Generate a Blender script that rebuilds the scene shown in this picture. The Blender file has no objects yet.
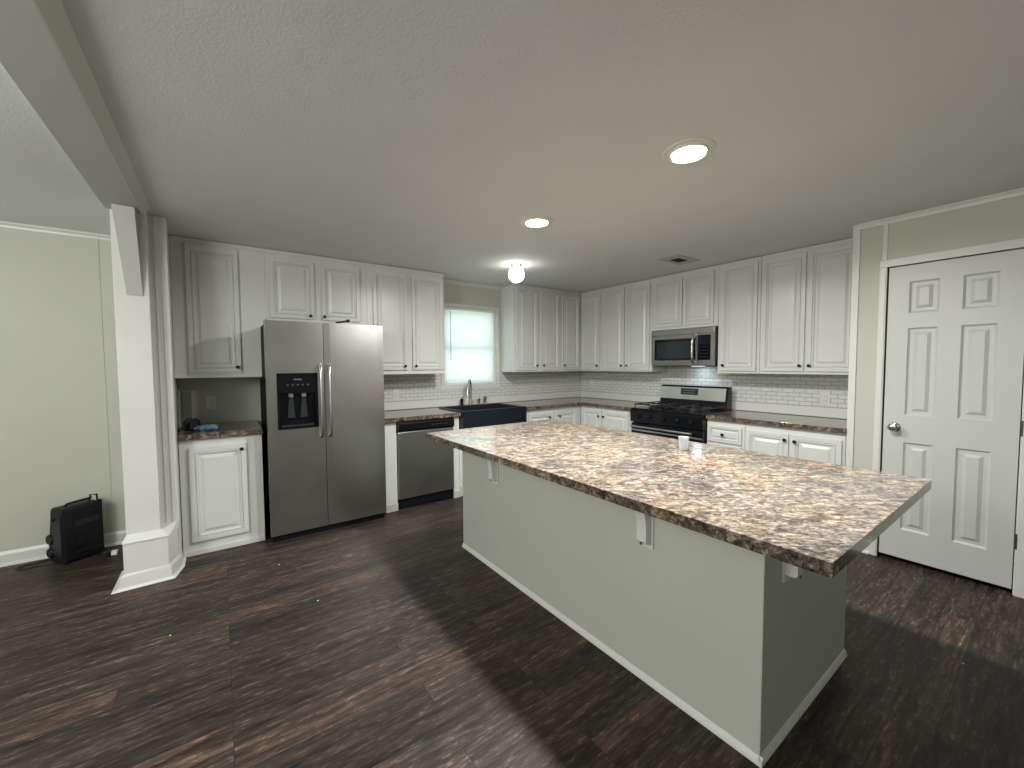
import bpy, bmesh, math, random
from mathutils import Vector, Matrix
random.seed(7)
sc = bpy.context.scene
C = sc.collection

# ---------------------------------------------------------------- camera
FPX, YAW, PITCH, ROLL, CAMH = 404.39, math.radians(35.895), math.radians(2.70), math.radians(-.319), 1.36
fw = Vector((math.sin(YAW)*math.cos(PITCH), math.cos(YAW)*math.cos(PITCH), -math.sin(PITCH)))
r0 = Vector((math.cos(YAW), -math.sin(YAW), 0)); u0_ = r0.cross(fw)
rt = r0*math.cos(ROLL)+u0_*math.sin(ROLL); up = u0_*math.cos(ROLL)-r0*math.sin(ROLL)
cd = bpy.data.cameras.new('camera'); cam = bpy.data.objects.new('camera', cd); C.objects.link(cam)
cd.sensor_width = 36; cd.lens = FPX/1024*36; cd.clip_start = .05
m = Matrix.Identity(4)
for i in range(3):
    m[i][0] = rt[i]; m[i][1] = up[i]; m[i][2] = -fw[i]
m[2][3] = CAMH
cam.matrix_world = m
sc.camera = cam

# ---------------------------------------------------------------- world, exposure
w = bpy.data.worlds.new('daylight'); sc.world = w; w.use_nodes = True
bg = w.node_tree.nodes['Background']
bg.inputs[0].default_value = (.82, .96, .945, 1); bg.inputs[1].default_value = 2.9
sc.view_settings.view_transform = 'Standard'; sc.view_settings.look = 'None'
sc.view_settings.gamma = 1; sc.view_settings.use_curve_mapping = False
sc.view_settings.exposure = 0.0
sc.cycles.use_denoising = True
sc.cycles.max_bounces = 10; sc.cycles.diffuse_bounces = 6
sc.cycles.sample_clamp_indirect = 6

def area(name, loc, size, power, col=(1, 1, 1), rot=(0, 0, 0), shape='DISK', spread=180, size_y=None):
    l = bpy.data.lights.new(name, 'AREA'); l.shape = shape; l.size = size
    if size_y: l.shape = 'RECTANGLE'; l.size_y = size_y
    l.energy = power; l.color = col; l.spread = math.radians(spread)
    o = bpy.data.objects.new(name, l); C.objects.link(o); o.location = loc; o.rotation_euler = rot
    return o
WARM = (1, .985, .935)
# unseen lights added beyond the frame, in the left room and behind the camera
def lamp(name, loc, power, col, r=.12):
    l = bpy.data.lights.new(name, 'POINT'); l.energy = power; l.color = col; l.shadow_soft_size = r
    o = bpy.data.objects.new(name, l); C.objects.link(o); o.location = loc; return o
lamp('left_room_light', (-1.9, 1.0, 2.02), 140, WARM, .4)  # unseen left-room light, placed to brighten the island side and ceiling
lamp('left_room_fill', (-2.7, 2.3, 1.45), 30, WARM, .2)  # added fill, lifts the left ceiling, wall and island side
lamp('rear_left_fill', (-2.2, -1.4, 2.05), 27, WARM, .3)  # added fill from behind the camera, brightens the column front
area('rear_fill_panel', (-2.2, -3.2, 1.45), 2.2, 12, (.93, 1, .98), (math.radians(90), 0, 0), size_y=1.3)  # added soft panel on the windowless rear wall, lifts the ambient light

# ---------------------------------------------------------------- materials
def mat(name, col, rough=.5, metal=0, spec=.5, emit=None, es=0, coat=0):
    M = bpy.data.materials.new(name); M.use_nodes = True
    b = M.node_tree.nodes['Principled BSDF']
    b.inputs['Base Color'].default_value = (*col, 1); b.inputs['Roughness'].default_value = rough
    b.inputs['Metallic'].default_value = metal; b.inputs['Specular IOR Level'].default_value = spec
    b.inputs['Coat Weight'].default_value = coat
    if emit: b.inputs['Emission Color'].default_value = (*emit, 1); b.inputs['Emission Strength'].default_value = es
    return M
def nodes(M):
    nt = M.node_tree; return nt, nt.nodes, nt.links, nt.nodes['Principled BSDF']
def tex_noise(nt, vec, scale, detail=4, rough=.55, dist=0):
    n = nt.nodes.new('ShaderNodeTexNoise'); n.inputs['Scale'].default_value = scale
    n.inputs['Detail'].default_value = detail; n.inputs['Roughness'].default_value = rough
    n.inputs['Distortion'].default_value = dist
    if vec: nt.links.new(vec, n.inputs['Vector'])
    return n
def coords(nt, scale=(1, 1, 1), rot=(0, 0, 0), loc=(0, 0, 0)):
    # world position, so pattern scale is in metres and runs on across neighbouring objects
    g = nt.nodes.new('ShaderNodeNewGeometry'); mp = nt.nodes.new('ShaderNodeMapping')
    mp.inputs['Scale'].default_value = scale; mp.inputs['Rotation'].default_value = rot; mp.inputs['Location'].default_value = loc
    nt.links.new(g.outputs['Position'], mp.inputs['Vector']); return mp.outputs['Vector']
def ramp(nt, fac, stops):
    r = nt.nodes.new('ShaderNodeValToRGB'); e = r.color_ramp.elements
    e[0].position = stops[0][0]; e[0].color = (*stops[0][1], 1)
    e[1].position = stops[-1][0]; e[1].color = (*stops[-1][1], 1)
    for p, c in stops[1:-1]:
        x = e.new(p); x.color = (*c, 1)
    nt.links.new(fac, r.inputs['Fac']); return r
def mix(nt, a, b, fac, mode='MIX'):
    x = nt.nodes.new('ShaderNodeMix'); x.data_type = 'RGBA'; x.blend_type = mode
    for s, i in ((fac, 0), (a, 6), (b, 7)):
        if hasattr(s, 'links') or hasattr(s, 'is_linked'): nt.links.new(s, x.inputs[i])
        elif i == 0: x.inputs[0].default_value = s
        else: x.inputs[i].default_value = (*s, 1)
    return x.outputs[2]
def bump(nt, b, height, strength, dist=.002):
    n = nt.nodes.new('ShaderNodeBump'); n.inputs['Strength'].default_value = strength; n.inputs['Distance'].default_value = dist
    nt.links.new(height, n.inputs['Height']); nt.links.new(n.outputs['Normal'], b.inputs['Normal'])

def painted(name, col, rough, nscale=60, bs=.06, var=.04):
    M = mat(name, col, rough); nt, N, L, b = nodes(M)
    v = coords(nt); n = tex_noise(nt, v, nscale, 3)
    n2 = tex_noise(nt, v, 2.2, 2)
    c = ramp(nt, n2.outputs['Fac'], [(.3, tuple(x*(1-var) for x in col)), (.7, tuple(min(1, x*(1+var)) for x in col))])
    L.new(c.outputs['Color'], b.inputs['Base Color'])
    bump(nt, b, n.outputs['Fac'], bs); return M
cab_white = painted('cabinet_white_paint', (.63, .64, .62), .30, 90, .03, .02)
trim_white = painted('trim_white_paint', (.66, .665, .635), .35, 80, .03, .02)
door_white = painted('door_white_paint', (.55, .565, .535), .38, 140, .05, .02)
wall_paint = painted('greige_wall_paint', (.51, .52, .45), .55, 120, .08, .03)
island_paint = painted('island_grey_green_paint', (.48, .50, .445), .5, 120, .08, .02)
ceil_m = painted('textured_ceiling_paint', (.72, .745, .735), .85, 130, .6, .02)
beam_m = painted('beam_shaded_paint', (.46, .465, .435), .6, 100, .08, .02)  # greyed to stand for shade on the beam's underside and the brace
beam_trim_m = painted('beam_edge_lit_paint', (.66, .67, .62), .6, 100, .08, .02)  # lighter copy for the beam's right side, its light put into the colour
black_plastic = mat('black_plastic', (.007, .008, .010), .38, spec=.3)
black_gloss = mat('black_gloss_glass', (.004, .006, .010), .08, spec=.3)
dark_glass = mat('microwave_window_glass', (.022, .028, .032), .12, spec=.35)
black_iron = mat('cast_iron', (.010, .010, .011), .5)
black_enamel = mat('black_enamel', (.005, .006, .008), .2, spec=.3)
knob_m = mat('dark_bronze_knob', (.03, .025, .022), .3, .8)
chrome = mat('chrome', (.62, .62, .60), .14, 1)
nickel = mat('brushed_nickel', (.50, .49, .46), .28, 1)
sink_m = mat('black_composite_sink', (.006, .010, .017), .35, spec=.35)
outlet_m = mat('white_outlet_plastic', (.66, .66, .62), .4)
slot_m = mat('outlet_slot_dark', (.05, .05, .05), .5)
gray_board = mat('grey_board', (.22, .22, .20), .6)
speaker_m = mat('black_speaker_plastic', (.006, .007, .010), .45, spec=.3)
speaker_grey = mat('charcoal_speaker_plastic', (.016, .018, .022), .4, spec=.3)
cable_m = mat('black_cable', (.012, .012, .012), .5)
white_plastic = mat('white_plastic', (.75, .75, .72), .4)
blue_cloth = painted('light_blue_cloth', (.09, .19, .28), .7, 50, .3, .2)
dark_cloth = painted('dark_bundle_cloth', (.009, .010, .016), .7, 50, .3, .3)
vent_m = mat('vent_white_metal', (.50, .50, .47), .5)
vent_dark = mat('vent_dark_duct', (.02, .02, .02), .8)
vinyl = mat('window_white_vinyl', (.72, .76, .74), .4)
hinge_m = mat('hinge_metal', (.12, .115, .10), .4, .8)
cork = mat('debris_pale', (.7, .68, .62), .7)
display_m = mat('display_glass', (.012, .02, .022), .15)
lcd = mat('display_digits', (.1, .2, .2), .3, emit=(.35, .7, .7), es=.6)

def steel(name, col, axis):
    M = mat(name, col, .30, 1); nt, N, L, b = nodes(M)
    sc_ = (400, 400, 4) if axis == 'z' else (6, 6, 500)
    v = coords(nt, sc_); n = tex_noise(nt, v, 1, 3, .6)
    r = nt.nodes.new('ShaderNodeMapRange'); r.inputs['To Min'].default_value = .27; r.inputs['To Max'].default_value = .36
    L.new(n.outputs['Fac'], r.inputs['Value']); L.new(r.outputs['Result'], b.inputs['Roughness'])
    big = tex_noise(nt, coords(nt, (1, 1, 1)), 3.0, 3)
    c = ramp(nt, big.outputs['Fac'], [(.3, tuple(x*.9 for x in col)), (.7, tuple(x*1.08 for x in col))])
    L.new(c.outputs['Color'], b.inputs['Base Color'])
    bump(nt, b, n.outputs['Fac'], .012, .001); return M
steel_m = steel('brushed_stainless_steel', (.50, .50, .485), 'z')
steel_mw = steel('microwave_stainless_steel', (.34, .335, .32), 'x')
steel_h = steel('stainless_steel_horizontal', (.68, .68, .66), 'x')

# floor: dark weathered planks 12 cm wide running along X
floor_m = mat('dark_wood_plank_floor', (.05, .04, .035), .4); nt, N, L, b = nodes(floor_m)
v = coords(nt)
br = nt.nodes.new('ShaderNodeTexBrick'); L.new(v, br.inputs['Vector'])
br.offset = .37; br.offset_frequency = 3; br.squash = 1
br.inputs['Scale'].default_value = 1; br.inputs['Brick Width'].default_value = 1.05; br.inputs['Row Height'].default_value = .122
br.inputs['Mortar Size'].default_value = .0012; br.inputs['Mortar Smooth'].default_value = .3; br.inputs['Bias'].default_value = 0
br.inputs['Color1'].default_value = (0, 0, 0, 1); br.inputs['Color2'].default_value = (1, 1, 1, 1); br.inputs['Mortar'].default_value = (.5, .5, .5, 1)
tone = ramp(nt, br.outputs['Color'], [(0, (.031, .027, .025)), (.35, (.043, .036, .032)), (.7, (.054, .043, .037)), (1, (.074, .055, .045))])
# offset each plank's grain
ml = nt.nodes.new('ShaderNodeVectorMath'); ml.operation = 'MULTIPLY_ADD'
L.new(br.outputs['Color'], ml.inputs[0]); ml.inputs[1].default_value = (17, 9, 5); L.new(v, ml.inputs[2])
sm = nt.nodes.new('ShaderNodeMapping'); sm.inputs['Scale'].default_value = (3.2, 34, 1); L.new(ml.outputs[0], sm.inputs['Vector'])
grain = tex_noise(nt, sm.outputs['Vector'], 1, 6, .7, .3)
sm2 = nt.nodes.new('ShaderNodeMapping'); sm2.inputs['Scale'].default_value = (16, 70, 1); L.new(ml.outputs[0], sm2.inputs['Vector'])
fleck = tex_noise(nt, sm2.outputs['Vector'], 1, 4, .75)
g1 = ramp(nt, grain.outputs['Fac'], [(.34, (.30, .28, .27)), (.48, (.85, .80, .77)), (.58, (1.45, 1.32, 1.22)), (.70, (2.3, 2.0, 1.8))])
f1 = ramp(nt, fleck.outputs['Fac'], [(.46, (.72, .72, .72)), (.58, (1.15, 1.13, 1.10)), (.66, (2.6, 2.5, 2.4))])
c = mix(nt, tone.outputs['Color'], g1.outputs['Color'], 1, 'MULTIPLY')
c = mix(nt, c, f1.outputs['Color'], 1, 'MULTIPLY')
c = mix(nt, c, (.012, .010, .009), br.outputs['Fac'])
L.new(c, b.inputs['Base Color'])
rr = nt.nodes.new('ShaderNodeMapRange'); rr.inputs['To Min'].default_value = .36; rr.inputs['To Max'].default_value = .58
L.new(grain.outputs['Fac'], rr.inputs['Value']); L.new(rr.outputs['Result'], b.inputs['Roughness'])
b.inputs['Specular IOR Level'].default_value = .22
bump(nt, b, grain.outputs['Fac'], .25, .002)

def granite(name, dark=False):
    M = mat(name, (.4, .3, .2), .16); nt, N, L, b = nodes(M)
    v = coords(nt, (1, 1, 1), (0, 0, math.radians(35)))
    st = nt.nodes.new('ShaderNodeMapping'); st.inputs['Scale'].default_value = (1, 1.75, 1.5); L.new(v, st.inputs['Vector'])
    n1 = tex_noise(nt, st.outputs['Vector'], 19, 7, .72, .9)
    n2 = tex_noise(nt, st.outputs['Vector'], 62, 4, .65, .4)
    n3 = tex_noise(nt, v, 3.2, 3, .55, .6)
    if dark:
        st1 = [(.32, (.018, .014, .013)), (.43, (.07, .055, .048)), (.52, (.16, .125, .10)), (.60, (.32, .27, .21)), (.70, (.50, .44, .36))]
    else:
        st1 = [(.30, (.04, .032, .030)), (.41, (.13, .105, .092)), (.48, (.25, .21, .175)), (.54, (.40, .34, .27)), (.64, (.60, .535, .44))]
    a = ramp(nt, n1.outputs['Fac'], st1)
    d = ramp(nt, n2.outputs['Fac'], [(.36, (.16, .14, .14)), (.44, (.70, .66, .65)), (.54, (1.0, .98, .96)), (.66, (1.4, 1.38, 1.35))])
    t = ramp(nt, n3.outputs['Fac'], [(.34, (.62, .65, .70)), (.46, (.88, .89, .90)), (.55, (1, .98, .95)), (.66, (1.08, .93, .76))])
    c = mix(nt, a.outputs['Color'], d.outputs['Color'], 1, 'MULTIPLY')
    c = mix(nt, c, t.outputs['Color'], 1, 'MULTIPLY')
    L.new(c, b.inputs['Base Color']); b.inputs['Coat Weight'].default_value = .3; b.inputs['Coat Roughness'].default_value = .08
    return M
granite_top = granite('laminate_granite_top')
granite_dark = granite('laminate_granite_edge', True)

def tile(name, alongx):
    M = mat(name, (.6, .61, .58), .22); nt, N, L, b = nodes(M)
    g = nt.nodes.new('ShaderNodeNewGeometry'); s = nt.nodes.new('ShaderNodeSeparateXYZ'); cb = nt.nodes.new('ShaderNodeCombineXYZ')
    L.new(g.outputs['Position'], s.inputs[0]); L.new(s.outputs['X' if alongx else 'Y'], cb.inputs['X']); L.new(s.outputs['Z'], cb.inputs['Y'])
    br = nt.nodes.new('ShaderNodeTexBrick'); L.new(cb.outputs[0], br.inputs['Vector']); br.offset = .5
    br.inputs['Scale'].default_value = 1; br.inputs['Brick Width'].default_value = .094; br.inputs['Row Height'].default_value = .0375
    br.inputs['Mortar Size'].default_value = .0028; br.inputs['Mortar Smooth'].default_value = .2
    br.inputs['Color1'].default_value = (.60, .62, .59, 1); br.inputs['Color2'].default_value = (.66, .67, .64, 1); br.inputs['Mortar'].default_value = (.36, .365, .34, 1)
    L.new(br.outputs['Color'], b.inputs['Base Color'])
    iv = nt.nodes.new('ShaderNodeMath'); iv.operation = 'SUBTRACT'; iv.inputs[0].default_value = 1; L.new(br.outputs['Fac'], iv.inputs[1])
    bump(nt, b, iv.outputs[0], .5, .002); return M
tile_x = tile('white_brick_tile_back', True); tile_y = tile('white_brick_tile_right', False)

glass_m = bpy.data.materials.new('window_glass'); glass_m.use_nodes = True
nt = glass_m.node_tree; nt.nodes.remove(nt.nodes['Principled BSDF'])
tr = nt.nodes.new('ShaderNodeBsdfTransparent'); gl = nt.nodes.new('ShaderNodeBsdfGlossy'); gl.inputs['Roughness'].default_value = .02
mx = nt.nodes.new('ShaderNodeMixShader'); mx.inputs[0].default_value = .06
nt.links.new(tr.outputs[0], mx.inputs[1]); nt.links.new(gl.outputs[0], mx.inputs[2]); nt.links.new(mx.outputs[0], nt.nodes['Material Output'].inputs[0])
blind_m = bpy.data.materials.new('translucent_blind_vinyl'); blind_m.use_nodes = True
nt = blind_m.node_tree; nt.nodes.remove(nt.nodes['Principled BSDF'])
tl = nt.nodes.new('ShaderNodeBsdfTranslucent'); tl.inputs[0].default_value = (.92, .95, .94, 1)
df = nt.nodes.new('ShaderNodeBsdfDiffuse'); df.inputs[0].default_value = (.85, .88, .86, 1)
mx = nt.nodes.new('ShaderNodeMixShader'); mx.inputs[0].default_value = .35
nt.links.new(tl.outputs[0], mx.inputs[1]); nt.links.new(df.outputs[0], mx.inputs[2]); nt.links.new(mx.outputs[0], nt.nodes['Material Output'].inputs[0])
cup_m = bpy.data.materials.new('clear_plastic'); cup_m.use_nodes = True
b = cup_m.node_tree.nodes['Principled BSDF']; b.inputs['Base Color'].default_value = (.85, .9, .9, 1); b.inputs['Roughness'].default_value = .15
b.inputs['Transmission Weight'].default_value = .5
lamp_glow = mat('lamp_lens_glow', (1, 1, 1), .5, emit=(1, .97, .90), es=22)
globe_glow = mat('globe_glass_glow', (1, 1, 1), .5, emit=(1, .97, .92), es=10.5)
can_m = mat('downlight_baffle_white', (.75, .72, .66), .4)
cook_glow = mat('cooktop_lamp_lens', (1, 1, 1), .5, emit=(.75, .88, 1), es=2.5)

# ---------------------------------------------------------------- object helpers
ORG = {}
def link(o, parent=None):
    C.objects.link(o)
    if parent is not None: o.parent = parent
def obj(name, bm, m, parent=None, smooth=False, origin=None):
    """link bm (in world coordinates) as ONE mesh object; origin = its own base point when top-level"""
    org = ORG[parent.name] if parent is not None else Vector(origin if origin is not None else (0, 0, 0))
    bmesh.ops.recalc_face_normals(bm, faces=bm.faces)
    bmesh.ops.translate(bm, verts=bm.verts, vec=-org)
    me = bpy.data.meshes.new(name); bm.to_mesh(me); bm.free()
    ms = m if isinstance(m, (list, tuple)) else [m]
    for x in ms: me.materials.append(x)
    if smooth:
        for p in me.polygons: p.use_smooth = True
        try: me.set_sharp_from_angle(angle=math.radians(40))
        except Exception: pass
    o = bpy.data.objects.new(name, me)
    link(o, parent)
    if parent is None: o.location = org
    ORG[o.name] = org
    return o
def tag(o, label=None, cat=None, group=None, kind=None):
    if label: o['label'] = label
    if cat: o['category'] = cat
    if group: o['group'] = group
    if kind: o['kind'] = kind
    return o
def thing(name, label, cat, loc, group=None):
    o = bpy.data.objects.new(name, None); C.objects.link(o); o.location = loc; o.empty_display_size = .1
    ORG[o.name] = Vector(loc); return tag(o, label, cat, group)
def struct(name, bm, m, parent=None, label=None):
    o = obj(name, bm, m, parent)
    if parent is None: o['kind'] = 'structure'
    if label: o['label'] = label
    return o
def B(): return bmesh.new()
def bev(bm, vs, r, seg=2):
    es = {e for v in vs for e in v.link_edges}
    bmesh.ops.bevel(bm, geom=list(es), offset=r, segments=seg, profile=.5, affect='EDGES')
def box(bm, x0, x1, y0, y1, z0, z1, r=0, seg=2, mi=0):
    x0, x1 = sorted((x0, x1)); y0, y1 = sorted((y0, y1)); z0, z1 = sorted((z0, z1))
    vs = [bm.verts.new(p) for p in ((x0, y0, z0), (x1, y0, z0), (x1, y1, z0), (x0, y1, z0), (x0, y0, z1), (x1, y0, z1), (x1, y1, z1), (x0, y1, z1))]
    fs = [bm.faces.new([vs[i] for i in f]) for f in ((0, 3, 2, 1), (4, 5, 6, 7), (0, 1, 5, 4), (1, 2, 6, 5), (2, 3, 7, 6), (3, 0, 4, 7))]
    for f in fs: f.material_index = mi
    if r: bev(bm, vs, r, seg)
    return bm
def bx(*a, **k): return box(B(), *a, **k)
def prism(bm, pts, ax, a0, a1, r=0):
    """extrude a 2D outline along axis ax (0,1,2); pts are the other two coordinates in order"""
    def P(p, a):
        q = list(p); q.insert(ax, a); return q
    v0 = [bm.verts.new(P(p, a0)) for p in pts]; v1 = [bm.verts.new(P(p, a1)) for p in pts]
    bm.faces.new(v0); bm.faces.new(v1[::-1])
    n = len(pts)
    for i in range(n): bm.faces.new((v0[i], v0[(i+1) % n], v1[(i+1) % n], v1[i]))
    if r: bev(bm, v0+v1, r)
    return bm
def basis(axis):
    a = Vector(axis).normalized(); t = Vector((0, 0, 1)) if abs(a.z) < .9 else Vector((1, 0, 0))
    u = a.cross(t).normalized(); return a, u, a.cross(u)
def lathe(bm, prof, org, axis=(0, 0, 1), seg=24, mi=0):
    a, u, v = basis(axis); org = Vector(org); rings = []
    for r, h in prof:
        if r < 1e-6: rings.append([bm.verts.new(org+a*h)])
        else: rings.append([bm.verts.new(org+a*h+(u*math.cos(2*math.pi*i/seg)+v*math.sin(2*math.pi*i/seg))*r) for i in range(seg)])
    for p, q in zip(rings, rings[1:]):
        for i in range(seg):
            j = (i+1) % seg
            if len(p) == 1 and len(q) == 1: continue
            if len(p) == 1: f = bm.faces.new((p[0], q[i], q[j]))
            elif len(q) == 1: f = bm.faces.new((p[i], p[j], q[0]))
            else: f = bm.faces.new((p[i], p[j], q[j], q[i]))
            f.material_index = mi
    return bm
def tube(bm, pts, r, seg=10, closed=False):
    pts = [Vector(p) for p in pts]; n = len(pts); rings = []
    u = None
    for i, p in enumerate(pts):
        if closed: d = (pts[(i+1) % n]-pts[i-1]).normalized()
        else: d = (pts[min(i+1, n-1)]-pts[max(i-1, 0)]).normalized()
        if u is None: _, u, _ = basis(d)
        u = (u-d*u.dot(d)).normalized(); v = d.cross(u)
        rr = r[i] if isinstance(r, (list, tuple)) else r
        rings.append([bm.verts.new(p+(u*math.cos(2*math.pi*k/seg)+v*math.sin(2*math.pi*k/seg))*rr) for k in range(seg)])
    m_ = n if closed else n-1
    for i in range(m_):
        a, b_ = rings[i], rings[(i+1) % n]
        for k in range(seg): bm.faces.new((a[k], a[(k+1) % seg], b_[(k+1) % seg], b_[k]))
    if not closed: bm.faces.new(rings[0]); bm.faces.new(rings[-1][::-1])
    return bm
def spline(pts, n=8):
    P = [Vector(p) for p in pts]; P = [P[0]*2-P[1]]+P+[P[-1]*2-P[-2]]; out = []
    for i in range(1, len(P)-2):
        for k in range(n):
            t = k/n; a, b_, c_, d = P[i-1:i+3]
            out.append(.5*((2*b_)+(c_-a)*t+(2*a-5*b_+4*c_-d)*t*t+(3*b_-a-3*c_+d)*t**3))
    out.append(P[-2]); return out
# facing frames: (u along the wall, v up, d out of the wall)
def FB(y): return lambda u, v, d: (u, y-d, v)
def FR(x): return lambda u, v, d: (x-d, u, v)
def fbox(bm, F, a0, a1, v0, v1, d0, d1, r=0, mi=0):
    p, q = F(a0, v0, d0), F(a1, v1, d1)
    return box(bm, p[0], q[0], p[1], q[1], p[2], q[2], r, mi=mi)
def slab(bm, F, a0, a1, v0, v1, t, panels, prof, edge=.003):
    """a door leaf t thick with moulded panels; prof = [(inset, depth)...]"""
    U = sorted({a0, a1, *[x for p in panels for x in p[:2]]}); V = sorted({v0, v1, *[x for p in panels for x in p[2:]]})
    cache = {}
    def vt(u, v, d):
        k = (round(u, 5), round(v, 5), round(d, 5))
        if k not in cache: cache[k] = bm.verts.new(F(u, v, d))
        return cache[k]
    for i in range(len(U)-1):
        for j in range(len(V)-1):
            cu, cv = (U[i]+U[i+1])/2, (V[j]+V[j+1])/2
            if any(p[0] < cu < p[1] and p[2] < cv < p[3] for p in panels): continue
            bm.faces.new([vt(U[i], V[j], t), vt(U[i+1], V[j], t), vt(U[i+1], V[j+1], t), vt(U[i], V[j+1], t)])
    for p in panels:
        last = None
        for ins, d in [(0, t)]+prof:
            ring = [(p[0]+ins, p[2]+ins), (p[1]-ins, p[2]+ins), (p[1]-ins, p[3]-ins), (p[0]+ins, p[3]-ins)]
            cur = [vt(u, v, d) for u, v in ring]
            if last and cur != last:
                for k in range(4): bm.faces.new((last[k], last[(k+1) % 4], cur[(k+1) % 4], cur[k]))
            last = cur
        bm.faces.new(last)
    for seq in ([(u, v0) for u in U], [(a1, v) for v in V], [(u, v1) for u in reversed(U)], [(a0, v) for v in reversed(V)]):
        top = [vt(u, v, t) for u, v in seq]
        bm.faces.new(top+[vt(seq[-1][0], seq[-1][1], 0), vt(seq[0][0], seq[0][1], 0)])
    bm.faces.new([vt(a0, v0, 0), vt(a1, v0, 0), vt(a1, v1, 0), vt(a0, v1, 0)])
    return bm

# ---------------------------------------------------------------- the room
CZ, YW, XW, XP = 2.343, 4.26, 4.335, 3.725
XL, YR = -3.6, -3.3
struct('floor', bx(XL-.1, XW+.1, YR-.1, YW+.15, -.06, 0), floor_m)
struct('ceiling', bx(XL-.1, XW+.1, YR-.1, YW+.15, CZ, CZ+.08), ceil_m)
WX0, WX1, WZ0, WZ1 = 2.085, 2.85, 1.105, 2.045        # window opening in the back wall
bm = B()
for a in ((XL-.1, WX0, 0, CZ), (WX1, XW+.1, 0, CZ), (WX0, WX1, 0, WZ0), (WX0, WX1, WZ1, CZ)): box(bm, a[0], a[1], YW, YW+.14, a[2], a[3])
struct('wall_back', bm, wall_paint)
struct('wall_right', bx(XW, XW+.1, .94, YW+.14, 0, CZ), wall_paint)
bm = B()                                               # wall with the panelled door
for a in ((YR, .135, 0, CZ), (.775, .94, 0, CZ), (.135, .775, 2.03, CZ)): box(bm, XP, XP+.11, a[0], a[1], a[2], a[3])
box(bm, XP+.11, XW+.1, .83, .94, 0, CZ)
struct('wall_front_right', bm, wall_paint)
struct('wall_closet', bx(XW, XW+.1, YR, .83, 0, CZ), wall_paint)
struct('wall_left', bx(XL-.1, XL, YR, YW, 0, CZ), wall_paint)
struct('wall_rear', bx(XL, XW, YR-.1, YR, 0, CZ), wall_paint)
struct('wall_stub', bx(-.49, -.275, 3.662, YW, 0, CZ), trim_white)

def crown(bm, F, a0, a1, z=CZ, h=.036, d=.022):
    for q in ((0, 1),):
        pts = [(0, z-h), (.006, z-h), (.008, z-h+.012), (d-.006, z-.014), (d, z-.010), (d, z), (0, z)]
        v0 = [bm.verts.new(F(a0, v, e)) for e, v in pts]; v1 = [bm.verts.new(F(a1, v, e)) for e, v in pts]
        n = len(pts); bm.faces.new(v0); bm.faces.new(v1[::-1])
        for i in range(n): bm.faces.new((v0[i], v0[(i+1) % n], v1[(i+1) % n], v1[i]))
    return bm
def baseb(bm, F, a0, a1, h=.098, d=.014):
    pts = [(0, 0), (d+.012, 0), (d+.010, .012), (d, .020), (d, h-.02), (.006, h-.004), (.004, h), (0, h)]
    v0 = [bm.verts.new(F(a0, v, e)) for e, v in pts]; v1 = [bm.verts.new(F(a1, v, e)) for e, v in pts]
    n = len(pts); bm.faces.new(v0); bm.faces.new(v1[::-1])
    for i in range(n): bm.faces.new((v0[i], v0[(i+1) % n], v1[(i+1) % n], v1[i]))
    return bm
struct('trim_1', crown(B(), FB(YW), XL, -.49), trim_white)
struct('baseboard_left_room', baseb(B(), FB(YW), XL, -.49), trim_white)
bm = B(); box(bm, -.715, -.695, YW-.004, YW, .098, CZ-.036)
struct('trim_2', bm, wall_paint)                       # panel seam strip of the left room wall
struct('trim_3', crown(B(), FB(YW), 1.98, 2.915), trim_white)
struct('trim_4', crown(B(), FR(XP), YR, .94, d=.018), trim_white)
bm = B(); fbox(bm, FR(XP), .908, .944, 0, CZ-.034, -.004, .010, .002); box(bm, XP-.008, XP+.03, .94, .950, 0, CZ, .002)
struct('trim_5', bm, trim_white)                       # corner strip where cabinets end
bm = B(); fbox(bm, FR(XP), .761, .787, 2.062, CZ-.034, 0, .007, .002)
struct('trim_6', bm, trim_white)
bm = B()                                               # door casing
for a0, a1, v0, v1 in ((.757, .797, 0, 2.010), (.105, .155, 0, 2.010), (.105, .797, 2.010, 2.062)):
    fbox(bm, FR(XP), a0, a1, v0, v1, 0, .014, .003)
    if a1 - a0 < .1: fbox(bm, FR(XP), (a0+.006), (a1-.006), v0, v1, .014, .018, .0015)
struct('trim_7', bm, trim_white)
bm = baseb(B(), FR(XP), YR, .105); baseb(bm, FR(XP), .797, .905)
struct('baseboard_right', bm, trim_white)

# door_1: six-panel door in the right wall
dprof = [(.004, .030), (.012, .024), (.030, .024), (.048, .034), (.052, .034)]
dp = []
for a0, a1 in ((.26, .405), (.505, .645)):
    for v0, v1 in ((.228, .825), (1.008, 1.59), (1.688, 1.896)): dp.append((a0, a1, v0, v1))
bm = slab(B(), FR(XP+.030),   .160, .748, .032, 2.003, .036, dp, dprof)
bmesh.ops.recalc_face_normals(bm, faces=bm.faces)
door = obj('door_1', bm, door_white, None, origin=(XP, .16, .02)); door['kind'] = 'structure'
bm = B(); ky, kz = .692, .925
lathe(bm, [(0, 0), (.031, 0), (.031, .004), (.026, .008), (.011, .010), (.010, .026), (.020, .034), (.027, .045), (.027, .056), (.020, .064), (0, .067)], (XP-.006, ky, kz), (-1, 0, 0), 24)
obj('door_knob', bm, chrome, door, True)
for z in (.32, .98, 1.80):
    bm = B(); lathe(bm, [(0, -.045), (.007, -.045), (.007, .045), (0, .045)], (XP-.012, .150, z), (0, 0, 1), 12)
    obj('hinge', bm, hinge_m, door, True)

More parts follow.
